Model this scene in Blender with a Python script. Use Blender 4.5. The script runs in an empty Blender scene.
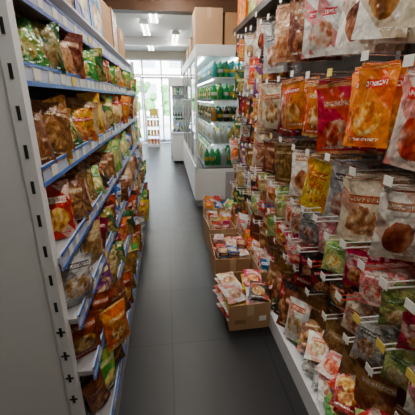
import bpy, math, random
from mathutils import Matrix, Vector, Euler
random.seed(11)
rnd=random.uniform
D=bpy.data
scene=bpy.context.scene

# ---------------------------------------------------------------- materials
def newmat(name):
    m=D.materials.new(name); m.use_nodes=True
    nt=m.node_tree; b=nt.nodes['Principled BSDF']; return m,nt,b
def c4(c): return (c[0],c[1],c[2],1)
def simple(name,col,rough=.5,metal=0,var=.08,scale=20,bump=0.0,emit=None,es=0,spec=.5):
    m,nt,b=newmat(name)
    n=nt.nodes.new('ShaderNodeTexNoise'); n.inputs['Scale'].default_value=scale; n.inputs['Detail'].default_value=4
    tc=nt.nodes.new('ShaderNodeTexCoord'); nt.links.new(tc.outputs['Object'],n.inputs['Vector'])
    mx=nt.nodes.new('ShaderNodeMix'); mx.data_type='RGBA'
    mx.inputs[6].default_value=c4([max(0,v*(1-var)) for v in col]); mx.inputs[7].default_value=c4([min(1,v*(1+var)) for v in col])
    nt.links.new(n.outputs['Fac'],mx.inputs[0]); nt.links.new(mx.outputs[2],b.inputs['Base Color'])
    b.inputs['Roughness'].default_value=rough; b.inputs['Metallic'].default_value=metal
    b.inputs['Specular IOR Level'].default_value=spec
    if bump:
        bp=nt.nodes.new('ShaderNodeBump'); bp.inputs['Strength'].default_value=bump; bp.inputs['Distance'].default_value=.01
        nt.links.new(n.outputs['Fac'],bp.inputs['Height']); nt.links.new(bp.outputs['Normal'],b.inputs['Normal'])
    if emit:
        b.inputs['Emission Color'].default_value=c4(emit); b.inputs['Emission Strength'].default_value=es
    return m
def M(nt,op,a,b=None,c=None):
    n=nt.nodes.new('ShaderNodeMath'); n.operation=op
    for i,v in enumerate((a,b,c)):
        if v is None: continue
        if isinstance(v,(int,float)): n.inputs[i].default_value=v
        else: nt.links.new(v,n.inputs[i])
    return n.outputs[0]
def mixc(nt,f,a,b):
    n=nt.nodes.new('ShaderNodeMix'); n.data_type='RGBA'
    if isinstance(f,(int,float)): n.inputs[0].default_value=f
    else: nt.links.new(f,n.inputs[0])
    for i,v in ((6,a),(7,b)):
        if isinstance(v,(tuple,list)): n.inputs[i].default_value=c4(v)
        else: nt.links.new(v,n.inputs[i])
    return n.outputs[2]
def package(name,base,accent,f1,f2,f3,rough=.3,cy=.36,rx=.36,ry=.24,band=(.68,.80),text=(.95,.93,.88),tex=7,ends=None,metal=0):
    """printed foil packet: background, food picture, title band with lettering, crimped ends"""
    m,nt,b=newmat(name); L=nt.links
    uv=nt.nodes.new('ShaderNodeUVMap'); sp=nt.nodes.new('ShaderNodeSeparateXYZ'); L.new(uv.outputs[0],sp.inputs[0])
    u=M(nt,'FRACT',sp.outputs[0]); k=M(nt,'FLOOR',sp.outputs[0]); v=sp.outputs[1]
    wn=nt.nodes.new('ShaderNodeTexWhiteNoise'); wn.noise_dimensions='1D'; L.new(k,wn.inputs['W'])
    ws=nt.nodes.new('ShaderNodeSeparateColor'); L.new(wn.outputs['Color'],ws.inputs[0])
    cb=nt.nodes.new('ShaderNodeCombineXYZ'); L.new(u,cb.inputs[0]); L.new(v,cb.inputs[1]); L.new(M(nt,'MULTIPLY',k,.37),cb.inputs[2])
    n=nt.nodes.new('ShaderNodeTexNoise'); n.inputs['Scale'].default_value=tex; n.inputs['Detail'].default_value=3; L.new(cb.outputs[0],n.inputs['Vector'])
    nf=n.outputs['Fac']
    r=nt.nodes.new('ShaderNodeValToRGB'); e=r.color_ramp.elements
    e[0].position=.36; e[0].color=c4(f1); e[1].position=.64; e[1].color=c4(f3); x=e.new(.5); x.color=c4(f2); L.new(nf,r.inputs[0])
    cyv=M(nt,'ADD',M(nt,'MULTIPLY',ws.outputs[0],.14),cy-.07)
    dx=M(nt,'DIVIDE',M(nt,'SUBTRACT',u,.5),rx); dy=M(nt,'DIVIDE',M(nt,'SUBTRACT',v,cyv),ry)
    d=M(nt,'ADD',M(nt,'MULTIPLY',dx,dx),M(nt,'MULTIPLY',dy,dy)); d=M(nt,'ADD',d,M(nt,'MULTIPLY',nf,1.1))
    em=M(nt,'LESS_THAN',d,1.45)
    swirl=M(nt,'GREATER_THAN',M(nt,'SINE',M(nt,'ADD',M(nt,'MULTIPLY',u,5.0),M(nt,'ADD',M(nt,'MULTIPLY',v,7.0),M(nt,'MULTIPLY',ws.outputs[1],6)))),.5)
    col=mixc(nt,M(nt,'MULTIPLY',swirl,.6),base,accent)
    col=mixc(nt,em,col,r.outputs[0])
    # title band position changes from product to product
    sh=M(nt,'MULTIPLY',M(nt,'SUBTRACT',ws.outputs[2],.5),.16); v2=M(nt,'ADD',v,sh)
    inb=M(nt,'MULTIPLY',M(nt,'GREATER_THAN',v2,band[0]),M(nt,'LESS_THAN',v2,band[1]))
    inu=M(nt,'MULTIPLY',M(nt,'GREATER_THAN',u,.16),M(nt,'LESS_THAN',u,.84))
    bm=M(nt,'MULTIPLY',inb,inu); col=mixc(nt,bm,col,accent)
    cb2=nt.nodes.new('ShaderNodeCombineXYZ'); L.new(M(nt,'MULTIPLY',u,34),cb2.inputs[0]); L.new(M(nt,'MULTIPLY',v,36),cb2.inputs[1]); L.new(k,cb2.inputs[2])
    n2=nt.nodes.new('ShaderNodeTexNoise'); n2.inputs['Scale'].default_value=1; n2.inputs['Detail'].default_value=0; L.new(cb2.outputs[0],n2.inputs['Vector'])
    mid=(band[0]+band[1])/2
    row=M(nt,'LESS_THAN',M(nt,'ABSOLUTE',M(nt,'SUBTRACT',v2,mid)),(band[1]-band[0])*.26)
    tm=M(nt,'MULTIPLY',M(nt,'MULTIPLY',row,inu),M(nt,'GREATER_THAN',n2.outputs['Fac'],.5)); col=mixc(nt,M(nt,'MULTIPLY',tm,.8),col,text)
    row2=M(nt,'LESS_THAN',M(nt,'ABSOLUTE',M(nt,'SUBTRACT',v,.10)),.018)
    tm2=M(nt,'MULTIPLY',M(nt,'MULTIPLY',row2,inu),M(nt,'GREATER_THAN',n2.outputs['Fac'],.5)); col=mixc(nt,tm2,col,text)
    if ends:
        en=M(nt,'GREATER_THAN',M(nt,'ABSOLUTE',M(nt,'SUBTRACT',v,.5)),.455); col=mixc(nt,en,col,ends)
    hs=nt.nodes.new('ShaderNodeHueSaturation'); L.new(col,hs.inputs['Color'])
    L.new(M(nt,'ADD',M(nt,'MULTIPLY',ws.outputs[0],.06),.47),hs.inputs['Hue']); hs.inputs['Saturation'].default_value=1.10
    L.new(M(nt,'ADD',M(nt,'MULTIPLY',ws.outputs[1],.55),.70),hs.inputs['Value'])
    L.new(hs.outputs[0],b.inputs['Base Color']); b.inputs['Roughness'].default_value=rough; b.inputs['Metallic'].default_value=metal
    cb3=nt.nodes.new('ShaderNodeTexNoise'); cb3.inputs['Scale'].default_value=5; cb3.inputs['Detail'].default_value=2; L.new(cb.outputs[0],cb3.inputs['Vector'])
    bp=nt.nodes.new('ShaderNodeBump'); bp.inputs['Strength'].default_value=.8; bp.inputs['Distance'].default_value=.03
    L.new(cb3.outputs['Fac'],bp.inputs['Height']); L.new(bp.outputs['Normal'],b.inputs['Normal'])
    return m
P={}
def pk(n,*a,**k): P[n]=package('pack_'+n,*a,**k)
pk('red',(.5,.02,.02),(.75,.7,.6),(.35,.1,.03),(.75,.4,.1),(.8,.6,.3),text=(.5,.02,.02))
pk('darkred',(.2,.015,.02),(.45,.03,.03),(.2,.05,.02),(.5,.2,.06),(.7,.45,.2))
pk('orange',(.75,.2,.02),(.65,.04,.02),(.5,.1,.03),(.8,.35,.08),(.85,.6,.3))
pk('redorange',(.72,.09,.03),(.80,.28,.04),(.45,.08,.02),(.7,.3,.1),(.9,.7,.45),ends=(.8,.5,.2))
pk('yellow',(.8,.5,.04),(.65,.05,.02),(.5,.15,.03),(.8,.4,.1),(.85,.7,.3))
pk('yellowred',(.75,.42,.03),(.6,.03,.02),(.55,.02,.02),(.8,.4,.05),(.8,.7,.3),text=(.9,.8,.2))
pk('tan',(.5,.33,.17),(.75,.6,.35),(.3,.15,.06),(.5,.28,.1),(.6,.42,.2),text=(.3,.05,.03))
pk('brown',(.18,.07,.03),(.5,.3,.12),(.15,.05,.02),(.4,.2,.07),(.6,.4,.2))
pk('cream',(.76,.66,.50),(.45,.12,.05),(.3,.12,.05),(.55,.3,.14),(.75,.6,.4),text=(.8,.7,.5))
pk('white',(.80,.79,.75),(.7,.05,.04),(.5,.2,.1),(.7,.45,.3),(.7,.6,.5))
pk('whitebrown',(.84,.81,.75),(.45,.25,.12),(.12,.03,.015),(.30,.10,.04),(.50,.26,.13),rx=.33,ry=.25,cy=.4,band=(.80,.92),tex=3)
pk('whitered',(.85,.70,.62),(.78,.08,.04),(.5,.06,.03),(.78,.22,.10),(.85,.55,.4),text=(.9,.85,.8),tex=4)
pk('green',(.06,.28,.05),(.4,.5,.08),(.3,.2,.04),(.6,.5,.15),(.7,.65,.3))
pk('limewhite',(.45,.55,.2),(.1,.35,.08),(.6,.4,.1),(.8,.7,.3),(.8,.8,.6))
pk('darkgreen',(.02,.10,.04),(.5,.45,.1),(.2,.1,.03),(.4,.3,.1),(.5,.5,.2))
pk('blue',(.04,.12,.35),(.7,.7,.75),(.5,.3,.1),(.7,.6,.3),(.8,.75,.6),text=(.05,.1,.4))
pk('purple',(.2,.06,.22),(.7,.5,.2),(.3,.1,.2),(.6,.4,.3),(.8,.7,.6))
pk('black',(.02,.018,.016),(.55,.05,.03),(.3,.1,.04),(.5,.25,.1),(.7,.5,.3))
pk('silver',(.5,.5,.5),(.1,.1,.12),(.3,.12,.06),(.5,.3,.2),(.7,.6,.55),rough=.22)
pk('pink',(.7,.25,.25),(.8,.75,.7),(.6,.1,.1),(.8,.5,.4),(.85,.7,.6),text=(.6,.05,.1))
pk('kraft',(.24,.10,.035),(.12,.04,.02),(.14,.05,.02),(.30,.14,.05),(.45,.26,.12),rough=.38,text=(.7,.55,.3))

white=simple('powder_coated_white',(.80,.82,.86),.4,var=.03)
offwhite=simple('offwhite_metal',(.82,.84,.84),.35,var=.03)
railm=simple('price_rail_plastic',(.48,.56,.74),.3,var=.05)
bluem=simple('blue_rail_stripe',(.03,.12,.50),.35)
tagm=simple('price_tag_paper',(.85,.85,.80),.6,var=.12,scale=120)
tagy=simple('price_tag_yellow',(.8,.6,.1),.6)
shelfgray=simple('shelf_gray',(.36,.36,.38),.45)
darkm=simple('dark_backing',(.10,.095,.09),.6)
wire=simple('chrome_wire',(.75,.75,.75),.25,metal=.8,var=.02)
wirew=simple('white_coated_wire',(.8,.8,.78),.35,var=.02)
wirer=simple('red_coated_wire',(.6,.03,.02),.35,var=.02)
card=simple('cardboard',(.44,.25,.12),.8,var=.14,scale=14)
cardl=simple('cardboard_light',(.50,.31,.17),.8,var=.1,scale=9)
cardd=simple('cardboard_inside',(.26,.15,.075),.85)
tape=simple('packing_tape',(.62,.45,.25),.25)
blackm=simple('black_plastic',(.02,.02,.02),.4)
lampm=simple('lamp_diffuser',(1,1,1),.5,emit=(1,.98,.93),es=17)
ledm=simple('fridge_led',(1,1,1),.5,emit=(.86,.96,1),es=17)
wood=simple('brown_beam_paint',(.12,.055,.025),.6,scale=6)
leaf=simple('foliage',(.10,.28,.07),.6,var=.6,scale=3)
bark=simple('bark',(.12,.08,.05),.8)
wallm=simple('cream_wall_paint',(.56,.50,.41),.7,scale=3)
ceilm=simple('ceiling_paint',(.66,.65,.62),.8,scale=2)
# glass
glassm,nt,b=newmat('clear_glass')
tr=nt.nodes.new('ShaderNodeBsdfTransparent'); tr.inputs[0].default_value=(.93,.96,.95,1)
gl=nt.nodes.new('ShaderNodeBsdfGlossy'); gl.inputs['Roughness'].default_value=.03
mx=nt.nodes.new('ShaderNodeMixShader'); fr=nt.nodes.new('ShaderNodeFresnel'); fr.inputs[0].default_value=1.35
nt.links.new(fr.outputs[0],mx.inputs[0]); nt.links.new(tr.outputs[0],mx.inputs[1]); nt.links.new(gl.outputs[0],mx.inputs[2])
nt.links.new(mx.outputs[0],nt.nodes['Material Output'].inputs[0])
# floor
floorm,nt,b=newmat('dark_vinyl_tile'); L=nt.links
tc=nt.nodes.new('ShaderNodeTexCoord'); mp=nt.nodes.new('ShaderNodeMapping'); mp.inputs['Location'].default_value=(.02,.17,0); L.new(tc.outputs['Object'],mp.inputs[0])
br=nt.nodes.new('ShaderNodeTexBrick'); br.offset=0; br.inputs['Scale'].default_value=1
br.inputs['Brick Width'].default_value=.6; br.inputs['Row Height'].default_value=.6; br.inputs['Mortar Size'].default_value=.005; br.inputs['Mortar Smooth'].default_value=.3
br.inputs['Color1'].default_value=(.012,.013,.0155,1); br.inputs['Color2'].default_value=(.017,.018,.021,1); br.inputs['Mortar'].default_value=(.002,.002,.002,1)
L.new(mp.outputs[0],br.inputs['Vector'])
n=nt.nodes.new('ShaderNodeTexNoise'); n.inputs['Scale'].default_value=7; n.inputs['Detail'].default_value=8; n.inputs['Roughness'].default_value=.7; L.new(tc.outputs['Object'],n.inputs['Vector'])
col=mixc(nt,M(nt,'MULTIPLY',n.outputs['Fac'],.25),br.outputs['Color'],(.03,.03,.032)); L.new(col,b.inputs['Base Color'])
L.new(M(nt,'ADD',M(nt,'MULTIPLY',n.outputs['Fac'],.25),.24),b.inputs['Roughness']); b.inputs['Specular IOR Level'].default_value=.26
bp=nt.nodes.new('ShaderNodeBump'); bp.inputs['Strength'].default_value=.15; bp.inputs['Distance'].default_value=.004; L.new(n.outputs['Fac'],bp.inputs['Height']); L.new(bp.outputs[0],b.inputs['Normal'])
# perforated panel
def perforated(name,col):
    m,nt,b=newmat(name); L=nt.links
    tc=nt.nodes.new('ShaderNodeTexCoord'); sp=nt.nodes.new('ShaderNodeSeparateXYZ'); L.new(tc.outputs['Object'],sp.inputs[0])
    def cell(o,s): return M(nt,'ABSOLUTE',M(nt,'SUBTRACT',M(nt,'FRACT',M(nt,'MULTIPLY',o,s)),.5))
    h=M(nt,'MULTIPLY',M(nt,'LESS_THAN',cell(sp.outputs[1],30),.14),M(nt,'LESS_THAN',cell(sp.outputs[2],20),.14))
    L.new(mixc(nt,h,col,(.01,.01,.01)),b.inputs['Base Color']); b.inputs['Roughness'].default_value=.5; return m
perf=perforated('perforated_panel',(.06,.055,.05))

# ---------------------------------------------------------------- mesh accumulator
class MB:
    def __init__(s): s.v=[];s.f=[];s.uv=[];s.mi=[];s.mats=[]
    def m(s,mat):
        if mat not in s.mats: s.mats.append(mat)
        return s.mats.index(mat)
    def add(s,vs,fs,uvs,mat,X=None):
        o=len(s.v); i=s.m(mat)
        if X is not None: vs=[X@Vector(v) for v in vs]
        s.v.extend([tuple(v) for v in vs])
        for f,u in zip(fs,uvs):
            s.f.append(tuple(a+o for a in f)); s.uv.append(u); s.mi.append(i)
    def box(s,x0,x1,y0,y1,z0,z1,mat,X=None,k=0):
        vs=[(x,y,z) for x in (x0,x1) for y in (y0,y1) for z in (z0,z1)]
        fs=[(0,1,3,2),(4,6,7,5),(0,4,5,1),(2,3,7,6),(0,2,6,4),(1,5,7,3)]
        e=.002;q=[(k+e,0),(k+1-e,0),(k+1-e,1),(k+e,1)]
        us=[[(k+1-e,0),(k+1-e,1),(k+e,1),(k+e,0)],[(k+e,0),(k+1-e,0),(k+1-e,1),(k+e,1)],q,[(k+1-e,0),(k+1-e,1),(k+e,1),(k+e,0)],q,q]
        s.add(vs,fs,us,mat,X)
    def lathe(s,prof,mat,X,seg=10):
        vs=[];fs=[];us=[]
        n=len(prof)
        for r,z in prof:
            for j in range(seg):
                a=2*math.pi*j/seg; vs.append((r*math.cos(a),r*math.sin(a),z))
        for i in range(n-1):
            for j in range(seg):
                k=(j+1)%seg
                fs.append((i*seg+j,i*seg+k,(i+1)*seg+k,(i+1)*seg+j))
                us.append([(j/seg,i/(n-1)),((j+1)/seg,i/(n-1)),((j+1)/seg,(i+1)/(n-1)),(j/seg,(i+1)/(n-1))])
        fs.append(tuple(range(seg))[::-1]); us.append([(0,0)]*seg)
        fs.append(tuple((n-1)*seg+j for j in range(seg))); us.append([(0,0)]*seg)
        s.add(vs,fs,us,mat,X)
    def rod(s,a,b,r,mat,seg=6):
        a=Vector(a);b=Vector(b);d=b-a
        X=Matrix.Translation(a)@d.to_track_quat('Z','Y').to_matrix().to_4x4()
        s.lathe([(r,0),(r,d.length)],mat,X,seg)
    def bag(s,w,h,t,mat,X,header=False,k=None):
        """pillow packet, origin bottom centre, front towards -Y"""
        nu,nv=6,9; vs=[];fs=[];us=[]
        if k is None: k=random.randint(0,60)
        p1,p2=rnd(0,6),rnd(0,6)
        us_=[i/nu for i in range(nu+1)]
        vv=[0,.05,.14,.27,.42,.58,.74,.87,.95,1]
        for side in (-1,1):
            for j,v in enumerate(vv):
                crimp = 0 if v<=.051 or v>=.949 else 1
                prof=math.sin(math.pi*min(1,max(0,(v-.04)/.92)))**.55 if crimp else 0
                ww=w*(1-.07*prof)
                for u in us_:
                    q=1-abs(2*u-1)**2.3
                    y=side*t*.5*prof*(q**.75)+side*.0006
                    y+=.0022*math.sin(u*14+p1+v*3)*(1 if crimp else .8)+.004*math.sin(v*9+p2)*q
                    z=h*v
                    vs.append(((u-.5)*ww,y,z))
        N=(nu+1)
        for sd in (0,1):
            o=sd*N*len(vv)
            for j in range(len(vv)-1):
                for i in range(nu):
                    a=o+j*N+i; f=(a,a+1,a+N+1,a+N)
                    uu=[(us_[i],vv[j]),(us_[i+1],vv[j]),(us_[i+1],vv[j+1]),(us_[i],vv[j+1])]
                    if sd: f=f[::-1]; uu=uu[::-1]
                    uu=[(k+min(.998,max(.002,p[0])),p[1]) for p in uu]
                    fs.append(f);us.append(uu)
        s.add(vs,fs,us,mat,X)
        if header: s.box(-w*.46,w*.46,-.0015,.0015,h*.985,h*1.07,mat,X,k)
    def build(s,name,parent=None,smooth=True,bevel=0):
        me=D.meshes.new(name); me.from_pydata(s.v,[],s.f)
        for m_ in s.mats: me.materials.append(m_)
        ul=me.uv_layers.new(name='UVMap')
        i=0
        for p,u in zip(me.polygons,s.uv):
            for a in range(len(u)):
                ul.data[i].uv=u[a]; i+=1
        me.polygons.foreach_set('material_index',s.mi)
        if smooth: me.polygons.foreach_set('use_smooth',[True]*len(me.polygons))
        me.validate(); me.update()
        if smooth:
            try: me.set_sharp_from_angle(angle=math.radians(50))
            except Exception: pass
        o=D.objects.new(name,me); scene.collection.objects.link(o)
        if parent: o.parent=parent
        if bevel:
            bm=o.modifiers.new('bevel','BEVEL'); bm.width=bevel; bm.segments=2; bm.limit_method='ANGLE'
        return o
def empty(name):
    o=D.objects.new(name,None); scene.collection.objects.link(o); return o
def single(name,x0,x1,y0,y1,z0,z1,mat,parent=None,bevel=0):
    b=MB(); b.box(x0,x1,y0,y1,z0,z1,mat); return b.build(name,parent,False,bevel)
def TR(x,y,z,rz=0,rx=0,ry=0):
    return Matrix.Translation((x,y,z))@Matrix.Rotation(math.radians(rz),4,'Z')@Matrix.Rotation(math.radians(rx),4,'X')@Matrix.Rotation(math.radians(ry),4,'Y')

# ---------------------------------------------------------------- room shell
CE=2.95; YF=11.4; XL=-3.0; XR=1.3
single('floor',XL,XR,-2.5,YF,-.1,0,floorm)
single('ceiling',XL,XR,-2.5,YF,CE,CE+.1,ceilm)
single('wall_left',XL-.1,XL,-2.5,YF,0,CE,wallm)
single('wall_right',XR,XR+.1,-2.5,YF,0,CE,wallm)
single('wall_back',XL,XR,-2.6,-2.5,0,CE,wallm)
# front wall (glazed)
b=MB(); b.box(XL,-2.2,YF,YF+.12,0,CE,wallm); b.box(.62,XR,YF,YF+.12,0,CE,wallm); b.box(-2.2,.62,YF,YF+.12,2.72,CE,wallm)
b.build('wall_front',None,False)
e=empty('window_1')
b=MB()
for x in (-2.2,-1.5,-.8): b.box(x,x+.05,YF+.02,YF+.08,0.02,2.2,white)
for z in (0.02,2.15): b.box(-2.2,-.75,YF+.015,YF+.085,z,z+.05,white)
b.build('frame',e,False)
g=MB(); g.box(-2.14,-.8,YF+.045,YF+.05,.06,2.16,glassm); g.build('pane',e,False)
e=empty('window_2'); b=MB()
for x in (-2.2,-1.5,-.74,-.12,.56): b.box(x,x+.05,YF+.02,YF+.08,2.21,2.72,white)
for z in (2.21,2.67): b.box(-2.2,.62,YF+.015,YF+.085,z,z+.05,white)
b.build('frame',e,False)
g=MB(); g.box(-2.14,.56,YF+.045,YF+.05,2.26,2.66,glassm); g.build('pane',e,False)
e=empty('door_1')
b=MB()
for x in (-.735,-.12,.5): b.box(x,x+.05,YF-.02,YF+.03,.02,2.18,white)
b.box(-.74,.55,YF-.02,YF+.03,.02,.12,white); b.box(-.74,.55,YF-.02,YF+.03,2.12,2.18,white)
b.rod((-.05,YF-.06,.9),(-.05,YF-.06,1.3),.012,wire); b.rod((-.05,YF-.06,.93),(-.05,YF-.01,.93),.008,wire); b.rod((-.05,YF-.06,1.27),(-.05,YF-.01,1.27),.008,wire)
b.build('leaf_frame',e,False)
g=MB(); g.box(-.69,.5,YF+.0,YF+.005,.12,2.12,glassm); g.build('leaf_glass',e,False)
single('trim_1',XL,XR,5.0,5.2,2.64,CE,wood)
single('trim_2',XL,XR,9.0,9.12,2.78,CE,offwhite)
# lights
for i,(x,y,pw) in enumerate([(.15,.5,15),(.15,2.5,24),(.15,4.2,20),(-.15,6.3,16),(-.35,7.6,16),(.3,8.6,16),(-.35,10.0,18),(-1.9,2,13),(-1.9,5.5,12),(-1.5,9,18)]):
    e=empty('fluorescent_ceiling_light'); e.location=(x,y,CE-.05)
    b=MB(); b.box(-.06,.06,-.62,.62,0.01,.05,offwhite); b.box(-.09,.09,-.62,-.59,-.04,.03,offwhite); b.box(-.09,.09,.59,.62,-.04,.03,offwhite); b.build('housing',e,False)
    b=MB()
    for dx in (-.055,.055): b.rod((dx,-.585,-.02),(dx,.585,-.02),.016,lampm,10)
    b.build('tubes',e)
    ld=D.lights.new('tube_light','AREA'); ld.shape='RECTANGLE'; ld.size=.16; ld.size_y=1.15; ld.energy=pw; ld.color=(1,.92,.80)
    lo=D.objects.new('tube_light',ld); scene.collection.objects.link(lo); lo.parent=e; lo.location=(0,0,-.05)

# ---------------------------------------------------------------- left gondola shelving
Y0,Y1=1.0,4.6
shelves=[(1.83,-.42),(1.585,-.40),(1.28,-.395),(.975,-.38),(.72,-.355),(.465,-.33),(.17,-.295)]
e=empty('gondola_shelving')
b=MB()
for z,x in shelves:
    b.box(-.86,x-.006,Y0+.02,Y1-.02,z-.022,z,shelfgray)
b.box(-.86,-.30,Y0+.02,Y1-.02,0,.145,shelfgray)
b.box(-.88,-.86,Y0,Y1,0,2.3,perf)
b.build('shelf_boards',e,False)
b=MB()
for z,x in shelves:
    b.box(x-.006,x,Y0+.02,Y1-.02,z-.050,z+.016,railm)
    b.box(x,x+.003,Y0+.02,Y1-.02,z-.050,z-.036,bluem)
    b.box(x,x+.003,Y0+.02,Y1-.02,z+.006,z+.016,bluem)
    y=Y0+.1
    while y<Y1-.12:
        w=random.choice([.04,.05,.06]); b.box(x+.001,x+.0035,y,y+w,z-.033,z+.003,random.choice([tagm,tagm,tagm,tagm,tagm,tagy])); y+=w+rnd(.05,.16)
b.build('price_rails',e,False)
b=MB()
for y in (Y0,2.8,Y1-.03):
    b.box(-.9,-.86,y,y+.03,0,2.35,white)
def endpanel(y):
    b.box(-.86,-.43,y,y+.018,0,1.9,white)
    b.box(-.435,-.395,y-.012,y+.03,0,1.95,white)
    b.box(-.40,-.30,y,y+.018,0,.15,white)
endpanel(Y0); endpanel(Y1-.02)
for i in range(16):
    z=.12+i*.11
    b.box(-.420,-.410,Y0-.0135,Y0-.0115,z,z+.04,blackm)
    if z<.7: b.box(-.43,-.40,Y0-.0135,Y0-.0115,z+.016,z+.024,blackm)
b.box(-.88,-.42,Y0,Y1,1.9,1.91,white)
b.build('end_panels',e,False)

setL=[ # palettes top shelf -> bottom
 ['red','brown','darkred','orange','tan','green','brown','yellow','darkred','darkgreen','kraft'],
 ['tan','brown','orange','green','limewhite','tan','darkgreen','kraft','yellow','darkred','tan','darkgreen','kraft'],
 ['tan','limewhite','white','yellow','brown','kraft','green','cream','blue','tan','red','black'],
 ['darkgreen','tan','red','kraft','white','blue','silver','darkred','kraft','brown'],
 ['darkred','orange','kraft','brown','purple','red','tan','darkgreen','white','black'],
 ['kraft','brown','redorange','darkred','green','yellow','tan','black','silver'],
]
tops=[z for z,x in shelves]
for r in range(1,7):
    z,x=shelves[r]; gap=tops[r-1]-z
    pal=setL[r-1]
    b=MB()
    for depth in (2,1,0):
        y=Y0+.10
        while y<Y1-.1:
            kind=random.choice(pal); nrep=random.choice([1,2,2,3]); kk=random.randint(0,60)
            w=rnd(.11,.19); h=min(gap-.05,rnd(.15,.27)); 
            if depth==0 and random.random()<.05: y+=w*.5; continue
            for _ in range(nrep):
                if y>Y1-.1: break
                xx=x-.038-depth*.12+rnd(-.02,.010)
                th=rnd(28,78); lean=rnd(-24,6)
                b.bag(w,h*rnd(.95,1),rnd(.05,.07),P[kind],TR(xx,y,z+.006,th,lean,rnd(-13,13)),k=kk)
                y+=w*.52
    b.build('snack_bags_on_shelf')
# packet poking out over low shelf
b=MB(); b.bag(.15,.2,.05,P['redorange'],TR(-.262,1.23,.40,55,-10,3)); b.bag(.15,.2,.05,P['kraft'],TR(-.268,1.40,.42,60,-8,-3)); b.build('snack_bags_on_shelf')

# cartons on top of left shelving
def carton(mb,x0,x1,y0,y1,z0,h,mat,tp=True,rz=0):
    cx,cy=(x0+x1)/2,(y0+y1)/2; X=TR(cx,cy,z0,rz)
    mb.box(x0-cx,x1-cx,y0-cy,y1-cy,0,h,mat,X,0 if tp else random.randint(1,9))
    if tp:
        mb.box(x0-cx-.001,x1-cx+.001,-.025,.025,h*.6,h+.0015,tape,X)
        mb.box(-.025,.025,y0-cy-.001,y1-cy+.001,h*.72,h+.0018,tape,X)
for (y,h,mt,t_) in [(1.3,.28,P['darkred'],0),(1.72,.30,P['kraft'],0),(2.12,.34,P['blue'],0),(2.52,.34,P['blue'],0),(2.95,.30,card,1),(3.4,.34,P['brown'],0),(3.85,.28,card,1)]:
    b=MB(); carton(b,-.80,-.44,y-.19,y+.18,1.911,h,mt,t_,rnd(-4,4)); b.build('stacked_carton',None,False,.004)

# ---------------------------------------------------------------- right hanging display
e=empty('pegboard_display_rack'); b=MB()
RY0,RY1=.25,3.9
b.box(1.14,1.17,RY0,RY1,0,2.2,perf)
b.box(.66,1.14,RY0,RY1,0,.10,white); b.box(.65,.66,RY0,RY1,0,.12,white)
b.box(.80,1.17,RY0,RY1,2.19,2.215,darkm); b.box(.79,.80,RY0,RY1,2.17,2.225,blackm)
for y in (RY0,1.5,2.75,RY1-.03): b.box(1.11,1.17,y,y+.03,0,2.2,shelfgray)
b.box(.74,1.14,RY1,RY1+.012,0,.6,shelfgray)
b.build('frame_and_base',e,False)
hk=MB(); tg=MB(); 
nearcols={
 'r1':['whitebrown','cream','whitebrown','whitebrown','white','brown','tan','silver'],
 'r2':['whitered','whitered','orange','redorange','redorange','orange','darkred','cream'],
 'r3':['cream','whitebrown','cream','silver','yellowred','whitebrown','kraft','black','brown'],
 'r4':['limewhite','white','red','pink','cream','whitered','silver','yellow','white','tan'],
 'r5':['silver','white','red','blue','black','cream','limewhite','whitered','white','redorange'],
 'r6':['kraft','kraft','brown','kraft','darkred','kraft','kraft','brown'],
}
def row(name,z_,w,h,sp,cols,ya,yb,n=4,x0=.80,th=(-66,-30),t=.035,seq=False,jz=.035,js=.08,red=0):
    b=MB(); y=ya; i=0
    while y<yb:
        kind=cols[i%len(cols)] if seq else random.choice(cols)
        z=z_+rnd(-jz,jz)
        i+=1; nn=random.randint(max(1,n-2),n); kk=random.randint(0,60)
        wm=wirer if random.random()<red else (wirew if z<1 else wire)
        hk.rod((1.14,y,z),(x0-.05,y,z+.008),.0035,wm,5); hk.rod((1.14,y,z+.03),(x0-.05,y,z+.032),.0025,wm,5)
        hk.rod((x0-.05,y,z-.004),(x0-.05,y,z+.034),.0025,wm,5)
        tg.box(x0-.054,x0-.0515,y-.022,y+.022,z+.012,z+.045,tagm if random.random()<.9 else tagy,None)
        a=rnd(*th); wj=w*rnd(1-js*1.5,1+js); hj=h*rnd(1-js*1.5,1+js); xo=rnd(0,.05)
        for q in range(nn):
            hh=hj*rnd(.97,1.02)
            b.bag(wj*rnd(.97,1.03),hh,t,P[kind],TR(x0+xo+q*.05+rnd(-.008,.008),y+rnd(-.008,.008),z-hh*1.04,a+rnd(-14,14),rnd(-6,5),rnd(-7,7)),header=True,k=kk)
        y+=sp*rnd(.88,1.1)
    b.build(name)
N='hanging_snack_bags'
row(N,2.05,.21,.32,.24,nearcols['r1'],.75,2.70,5,seq=True,x0=.82,t=.045)
row(N,1.60,.20,.31,.24,nearcols['r2'],.72,2.65,5,seq=True,x0=.79,t=.045,jz=.025)
row(N,1.20,.18,.27,.215,nearcols['r3'],.75,2.7,5,seq=True,x0=.80)
row(N,.89,.12,.17,.14,nearcols['r4'],.6,2.7,5,x0=.78,red=.15)
row(N,.67,.12,.17,.14,nearcols['r5'],.5,2.7,5,x0=.76,red=.45)
row(N,.46,.20,.28,.19,nearcols['r6'],.5,2.7,4,x0=.80,red=.2)
far=['darkred','brown','silver','tan','cream','white','black','brown','whitebrown','whitebrown','silver','orange','yellow','kraft','whitered','purple','black','darkgreen']
for z in (2.10,1.82,1.54,1.27,1.0,.75,.50):
    row(N,z,.15,.24,.17,far,2.78,3.85,4,x0=.84,js=.16,jz=.05)
hk.build('hooks',e); tg.build('price_tags',e,False)
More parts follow.
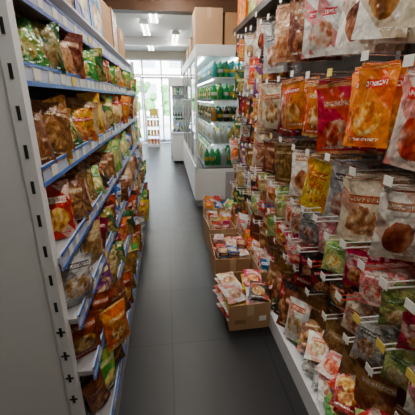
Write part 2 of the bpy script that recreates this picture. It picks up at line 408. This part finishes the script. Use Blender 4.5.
# packets in base tray
b=MB(); basep=['red','green','white','darkred','whitered','limewhite','silver','white','green','brown','black']
for lay in range(4):
    y=.45
    while y<3.75:
        for xx in (.715,.84,.97):
            if 1.98<y<2.75 and xx<.93: continue
            if lay<2 or random.random()<.6: b.bag(.12,.17,.035,P[random.choice(basep)],TR(xx+rnd(-.02,.02),y,.120+lay*.034,rnd(-130,-20),rnd(-86,-66),0))
        y+=.09
b.build('snack_packets_in_tray')
b=MB()
for y in (1.42,1.52,1.62,1.74,1.86,2.9,3.05,3.2):
    b.bag(.15,.25,.05,P[random.choice(['black','silver','brown','white','black'])],TR(.70+rnd(-.01,.01),y,.135,-55+rnd(-12,12),-14,rnd(-6,6)))
b.build('snack_bags_leaning')

# cartons on top of right display
for (x0,x1,y,d,h,mt,t_) in [(.84,1.14,.9,.5,.32,cardl,1),(.84,1.14,1.5,.45,.3,P['brown'],0),(.83,1.14,2.0,.42,.33,P['darkgreen'],0),(.84,1.14,2.45,.4,.33,card,1),(.82,1.14,2.87,.38,.30,P['red'],0),(.84,1.14,3.27,.36,.28,P['green'],0),(.82,1.14,3.66,.38,.30,P['orange'],0)]:
    b=MB(); carton(b,x0,x1,y-d/2,y+d/2-.02,2.226,h,mt,t_); b.build('stacked_carton',None,False,.004)

# ---------------------------------------------------------------- floor cartons
def openbox(x0,x1,y0,y1,h,rz=0,mat=card,z=.001):
    cx,cy=(x0+x1)/2,(y0+y1)/2; a,c=(x1-x0)/2,(y1-y0)/2; t=.006
    X=TR(cx,cy,z,rz); b=MB()
    b.box(-a,a,-c,c,0,t,mat,X); b.box(-a,-a+t,-c,c,t,h,mat,X); b.box(a-t,a,-c,c,t,h,mat,X)
    b.box(-a+t,a-t,-c,-c+t,t,h,mat,X); b.box(-a+t,a-t,c-t,c,t,h,mat,X)
    b.box(-.024,.024,-c-.001,-c,h*.55,h,tape,X)
    b.box(-a*.75,-a*.2,-c-.0008,-c,h*.25,h*.42,cardd,X)
    b.box(a*.45,a*.8,-c-.0008,-c,h*.3,h*.5,tagm,X)
    b.build('cardboard_box',None,False)
openbox(.36,.645,1.70,2.12,.20,2,card)
b=MB()
for lay in range(4):
    for i,(dx,dy,m_,rz) in enumerate([(.43,1.72,'white',8),(.56,1.73,'black',-12),(.43,1.90,'cream',15),(.57,1.90,'red',-5)]):
        m2=m_ if lay==3 else random.choice(['red','white','yellow'])
        b.bag(.14,.18,.04,P[m2],TR(dx+rnd(-.01,.01),dy,.08+lay*.045+rnd(0,.004),rz+rnd(-12,12),-84+rnd(-4,4)))
b.build('snack_packets_in_box')
openbox(.36,.65,2.22,2.72,.26,-2,card)
b=MB()
for lay in range(3):
    for dx in (.43,.52,.605):
        for dy in (2.27,2.40,2.53):
            if lay==2 and random.random()<.45: continue
            b.box(-.043,.043,0,.115,0,.03,P['red' if lay==0 or random.random()<.4 else random.choice(['orange','darkred','white','blue','black'])],TR(dx,dy,.20+lay*.033+rnd(0,.002),rnd(-20,20) if lay==2 else rnd(-6,6)),random.randint(0,20))
b.build('small_packs_in_box')
openbox(.38,.65,2.84,3.28,.26,3,cardl)
b=MB()
for dy in (2.88,3.0,3.12,3.2):
    for dx in (.45,.58): b.bag(.12,.19,.05,P[random.choice(['darkred','red','tan','yellow','white'])],TR(dx,dy,.13,rnd(-30,10),-12,rnd(-12,12)))
b.build('snack_packets_in_box')
openbox(.42,.66,3.42,3.84,.28,-3,card)
b=MB()
for dy in (3.47,3.58,3.69):
    for dx in (.48,.59): b.bag(.11,.19,.05,P[random.choice(['darkgreen','red','cream','orange','blue'])],TR(dx,dy,.15,rnd(-30,10),-14,rnd(-12,12)))
b.build('snack_packets_in_box')
# shallow trays of packets standing on the rack base
for (y0,y1,cols) in [(2.0,2.34,['white','red','blue','whitered']),(2.38,2.72,['orange','black','red','white'])]:
    openbox(.665,.86,y0,y1,.15,0,card,.102)
    b=MB()
    for i in range(4):
        for j in range(2):
            b.bag(.09,.17,.035,P[random.choice(cols)],TR(.715+j*.09,y0+.05+i*.075,.13+rnd(0,.02),rnd(-50,-20),-22+rnd(-6,6),rnd(-10,10)))
    b.build('snack_packets_in_box')

# ---------------------------------------------------------------- refrigerated display case
FX,FY0,FY1=.37,4.28,7.3
e=empty('refrigerated_display_case'); b=MB()
b.box(FX+.03,1.25,FY0+.03,FY1-.03,0,.10,shelfgray)
b.box(FX,1.25,FY0,FY1,.10,.50,offwhite); b.box(FX,FX+.05,FY0,FY1,.50,.60,offwhite)
b.box(1.19,1.25,FY0,FY1,.50,2.12,offwhite)
b.box(FX+.03,1.25,FY0,FY1,2.0,2.13,offwhite)
for y in (FY0,FY1-.03):
    b.box(FX+.02,FX+.05,y,y+.03,.55,2.0,offwhite); b.box(FX+.02,1.19,y,y+.03,.5,.56,offwhite)
b.build('cabinet',e,False,.006)
g=MB(); g.box(FX+.05,1.19,FY0+.01,FY0+.018,.56,2.0,glassm); g.box(FX+.05,1.19,FY1-.018,FY1-.01,.56,2.0,glassm); g.build('end_glass',e,False)
b=MB(); g=MB(); nd=4; dl=(FY1-FY0-.06)/nd
for i in range(nd):
    ya=FY0+.03+i*dl+.004; yb=ya+dl-.008
    for y in (ya,yb-.03): b.box(FX+.018,FX+.04,y,y+.03,.61,1.99,shelfgray)
    for z in (.61,1.96): b.box(FX+.018,FX+.04,ya,yb,z,z+.03,shelfgray)
    b.rod((FX-.01,yb-.05,1.1),(FX-.01,yb-.05,1.5),.009,wire)
    for z in (1.12,1.48): b.rod((FX-.01,yb-.05,z),(FX+.02,yb-.03,z),.006,wire)
    g.box(FX+.026,FX+.031,ya+.03,yb-.03,.64,1.96,glassm)
b.build('door_frames',e,False); g.build('door_glass',e,False)
fsh=[(.60,.50),(.92,.60),(1.20,.60),(1.48,.60),(1.76,.60)]
b=MB()
for z,x in fsh: b.box(x,1.19,FY0+.03,FY1-.03,z-.02,z,offwhite); b.box(x-.008,x,FY0+.03,FY1-.03,z-.03,z+.015,shelfgray)
b.build('shelves',e,False)
b=MB()
for z,x in fsh[1:]: b.rod((x+.03,FY0+.08,z-.032),(x+.03,FY1-.08,z-.032),.009,ledm,6)
b.rod((.50,FY0+.08,1.98),(.50,FY1-.08,1.98),.015,ledm,6)
b.rod((.95,FY0+.08,1.98),(.95,FY1-.08,1.98),.012,ledm,6)
b.build('led_strips',e)
def liquid(n,c,r=.12): return simple('drink_'+n,c,r,var=.1)
dr={'green':liquid('green',(.03,.35,.10)),'teal':liquid('teal',(.03,.38,.36)),'dgreen':liquid('dgreen',(.01,.10,.04)),'amber':liquid('amber',(.5,.20,.03)),
    'white':liquid('white',(.75,.75,.72),.3),'cola':liquid('cola',(.04,.012,.01)),'red':liquid('red',(.55,.03,.03)),'blue':liquid('blue',(.04,.15,.5)),'yel':liquid('yel',(.75,.50,.05))}
bprof=lambda h,r:[(r*.9,0),(r,.01),(r,h*.55),(r*.95,h*.66),(r*.5,h*.82),(r*.38,h*.88),(r*.38,h*.94)]
def bottle(mb,x,y,z,h,r,m_,lab,cap):
    X=TR(x,y,z+.001); mb.lathe(bprof(h,r),m_,X,9)
    mb.lathe([(r*1.015,h*.28),(r*1.015,h*.48)],lab,X,9); mb.lathe([(r*.42,h*.93),(r*.42,h)],cap,X,8)
def can(mb,x,y,z,h,r,m_):
    X=TR(x,y,z+.001); mb.lathe([(r*.85,0),(r,h*.06),(r,h*.92),(r*.85,h)],m_,X,10)
rowsel=[('white','green','white','yel'),('white','yel','white','white'),('dgreen','cola','dgreen','amber'),('green','yel','dgreen','green'),('teal','green','teal','blue')]
def fillfridge(mb,x0,x1,y0,y1,z,sel,deep=2,h=.2,r=.036):
    y=y0; col=0
    while y<y1:
        x=x0; q=0
        while x<x1 and (col<4 or q<deep):
            m_=random.choice(sel)
            if m_=='white' and h<.19: can(mb,x,y,z,h*.8,r,dr[m_])
            else: bottle(mb,x,y,z,h,r,dr[m_],dr[random.choice(['white',m_,'yel'])],dr[random.choice(['white','white','green'])])
            x+=r*2.25; q+=1
        y+=r*2.3; col+=1
b=MB()
for (z,x),sel in zip(fsh,rowsel): fillfridge(b,x+.05,1.15,FY0+.08,FY1-.08,z,sel,2,.20 if z>.7 else .25)
b.build('drink_bottles')
# cartons on the fridge
for (x0,x1,y0,y1,h,mt) in [(.40,.74,4.30,4.72,.40,cardl),(.77,1.15,4.32,4.75,.36,card),(.42,.85,4.8,4.97,.25,card),(.45,.9,5.6,6.1,.3,cardl),(.45,.9,6.3,6.8,.25,card)]:
    b=MB(); carton(b,x0,x1,y0,y1,2.131,h,mt); b.build('stacked_carton',None,False,.004)

# ---------------------------------------------------------------- chest freezer + glass door cooler
e=empty('chest_freezer'); b=MB()
b.box(.14,.60,7.62,8.5,.05,.68,offwhite); b.box(.12,.62,7.6,8.52,.68,.74,white); b.box(.16,.58,7.66,8.48,0,.05,blackm)
b.build('body',e,False,.01)
b=MB(); b.box(.16,.58,7.64,8.48,.742,.75,glassm); b.box(.36,.38,7.64,8.48,.742,.765,shelfgray); b.build('sliding_lid',e,False)
b=MB()
for i in range(4):
    for j in range(2): b.bag(.16,.2,.05,P[random.choice(['limewhite','blue','yellow','white','green'])],TR(.25+j*.2,7.72+i*.2,.752,-60+rnd(-20,20),-18))
b.build('snack_bags_on_freezer')
e=empty('glass_door_cooler'); b=MB()
cx0,cx1,cy0,cy1=.10,.85,8.62,9.3
b.box(cx0,cx0+.04,cy0,cy1,.0,2.0,offwhite); b.box(cx1-.04,cx1,cy0,cy1,0,2.0,offwhite); b.box(cx0+.04,cx1-.04,cy1-.04,cy1,0,2.0,offwhite)
b.box(cx0+.04,cx1-.04,cy0,cy1-.04,0,.25,offwhite); b.box(cx0+.04,cx1-.04,cy0,cy1-.04,1.8,2.0,offwhite)
for z in (.6,.95,1.3,1.6): b.box(cx0+.04,cx1-.04,cy0+.06,cy1-.04,z-.01,z,white)
b.build('cabinet',e,False)
b=MB(); b.rod((cx0+.06,cy0+.08,.3),(cx0+.06,cy0+.08,1.78),.012,ledm); b.build('led_strip',e)
g=MB(); g.box(cx0+.04,cx1-.04,cy0+.005,cy0+.01,.25,1.8,glassm); g.build('door_glass',e,False)
b=MB()
for z,sel in zip((.25,.6,.95,1.3,1.6),rowsel[::-1]):
    for i in range(8):
        bottle(b,cx0+.1+i*.072,cy0+.12,z,.2 if z<1.5 else .17,.03,dr[random.choice(sel)],dr['white'],dr['red'])
b.build('drink_bottles')
# promo stand near door
e=empty('promotional_display_stand'); b=MB()
b.box(-.62,-.22,10.3,10.65,0,.08,white)
for x in (-.62,-.235):
    for y in (10.3,10.635): b.box(x,x+.015,y,y+.015,.08,1.25,white)
for z in (.35,.65,.9): b.box(-.62,-.22,10.3,10.65,z,z+.012,white)
b.box(-.50,-.24,10.285,10.297,.98,1.20,tagy)
b.build('frame',e,False)
b=MB()
for z in (.081,.363,.663,.913):
    for i in range(4): b.bag(.09,.19 if z<.9 else .06,.04,P[random.choice(['green','limewhite','yellow','orange'])],TR(-.56+i*.1,10.4,z,rnd(-10,10),-5))
b.build('snack_bags_on_stand')
e=empty('counter'); b=MB(); b.box(-2.0,-.85,9.6,10.2,0,.9,offwhite); b.box(-2.03,-.82,9.57,10.23,.9,.94,shelfgray); b.build('body',e,False,.005)

# ---------------------------------------------------------------- outside
single('pavement',-20,20,YF+.12,45,-.12,-.02,simple('pavement_concrete',(.6,.59,.57),.8,scale=2))
for (x,y,s) in [(-3.6,17,1.3),(-1.4,17.5,1.3),(.9,18,1.3),(3,17,1.3)]:
    b=MB(); b.rod((x,y,-.02),(x,y,1.2),.06,bark,8)
    for _ in range(26):
        c=(x+rnd(-1,1)*s*.8,y+rnd(-1,1)*s*.4,1.5+rnd(-.7,.7)); r=s*rnd(.12,.28)
        prof=[(max(.01,r*math.sin(a)*(1+rnd(-.2,.2))),-r*math.cos(a)) for a in [math.pi*i/8 for i in range(9)]]
        b.lathe(prof,leaf,TR(*c,rnd(0,90)),10)
    b.build('street_shrub')
b=MB()
b.box(-15,15,32,36,0,9,simple('facade_render',(.8,.78,.74),.8,scale=1))
fw=simple('facade_window',(.3,.35,.4),.2)
for i in range(10):
    for j in range(2): b.box(-13+i*2.7,-11.6+i*2.7,31.96,32,1.2+j*3,2.8+j*3,fw)
b.build('building_across_street',None,False)

# ---------------------------------------------------------------- world + camera
w=D.worlds.new('World'); scene.world=w; w.use_nodes=True; nt=w.node_tree
bg=nt.nodes['Background']; sk=nt.nodes.new('ShaderNodeTexSky')
try:
    sk.sky_type='NISHITA'; sk.sun_disc=False; sk.sun_elevation=math.radians(50); sk.sun_rotation=math.radians(200); sk.air_density=1; sk.dust_density=3
except Exception: pass
nt.links.new(sk.outputs[0],bg.inputs[0]); bg.inputs[1].default_value=4.2

cam=D.cameras.new('camera'); co=D.objects.new('camera',cam); scene.collection.objects.link(co)
yaw,p=math.radians(7.3),math.radians(19.3)
F=Vector((math.sin(yaw)*math.cos(p),math.cos(yaw)*math.cos(p),-math.sin(p))); R=Vector((math.cos(yaw),-math.sin(yaw),0)); U=R.cross(F)
mt=Matrix((R,U,-F)).transposed().to_4x4(); mt.translation=(0,0,1.5); co.matrix_world=mt
cam.sensor_width=36; cam.lens=27.06; cam.clip_start=.02
scene.camera=co
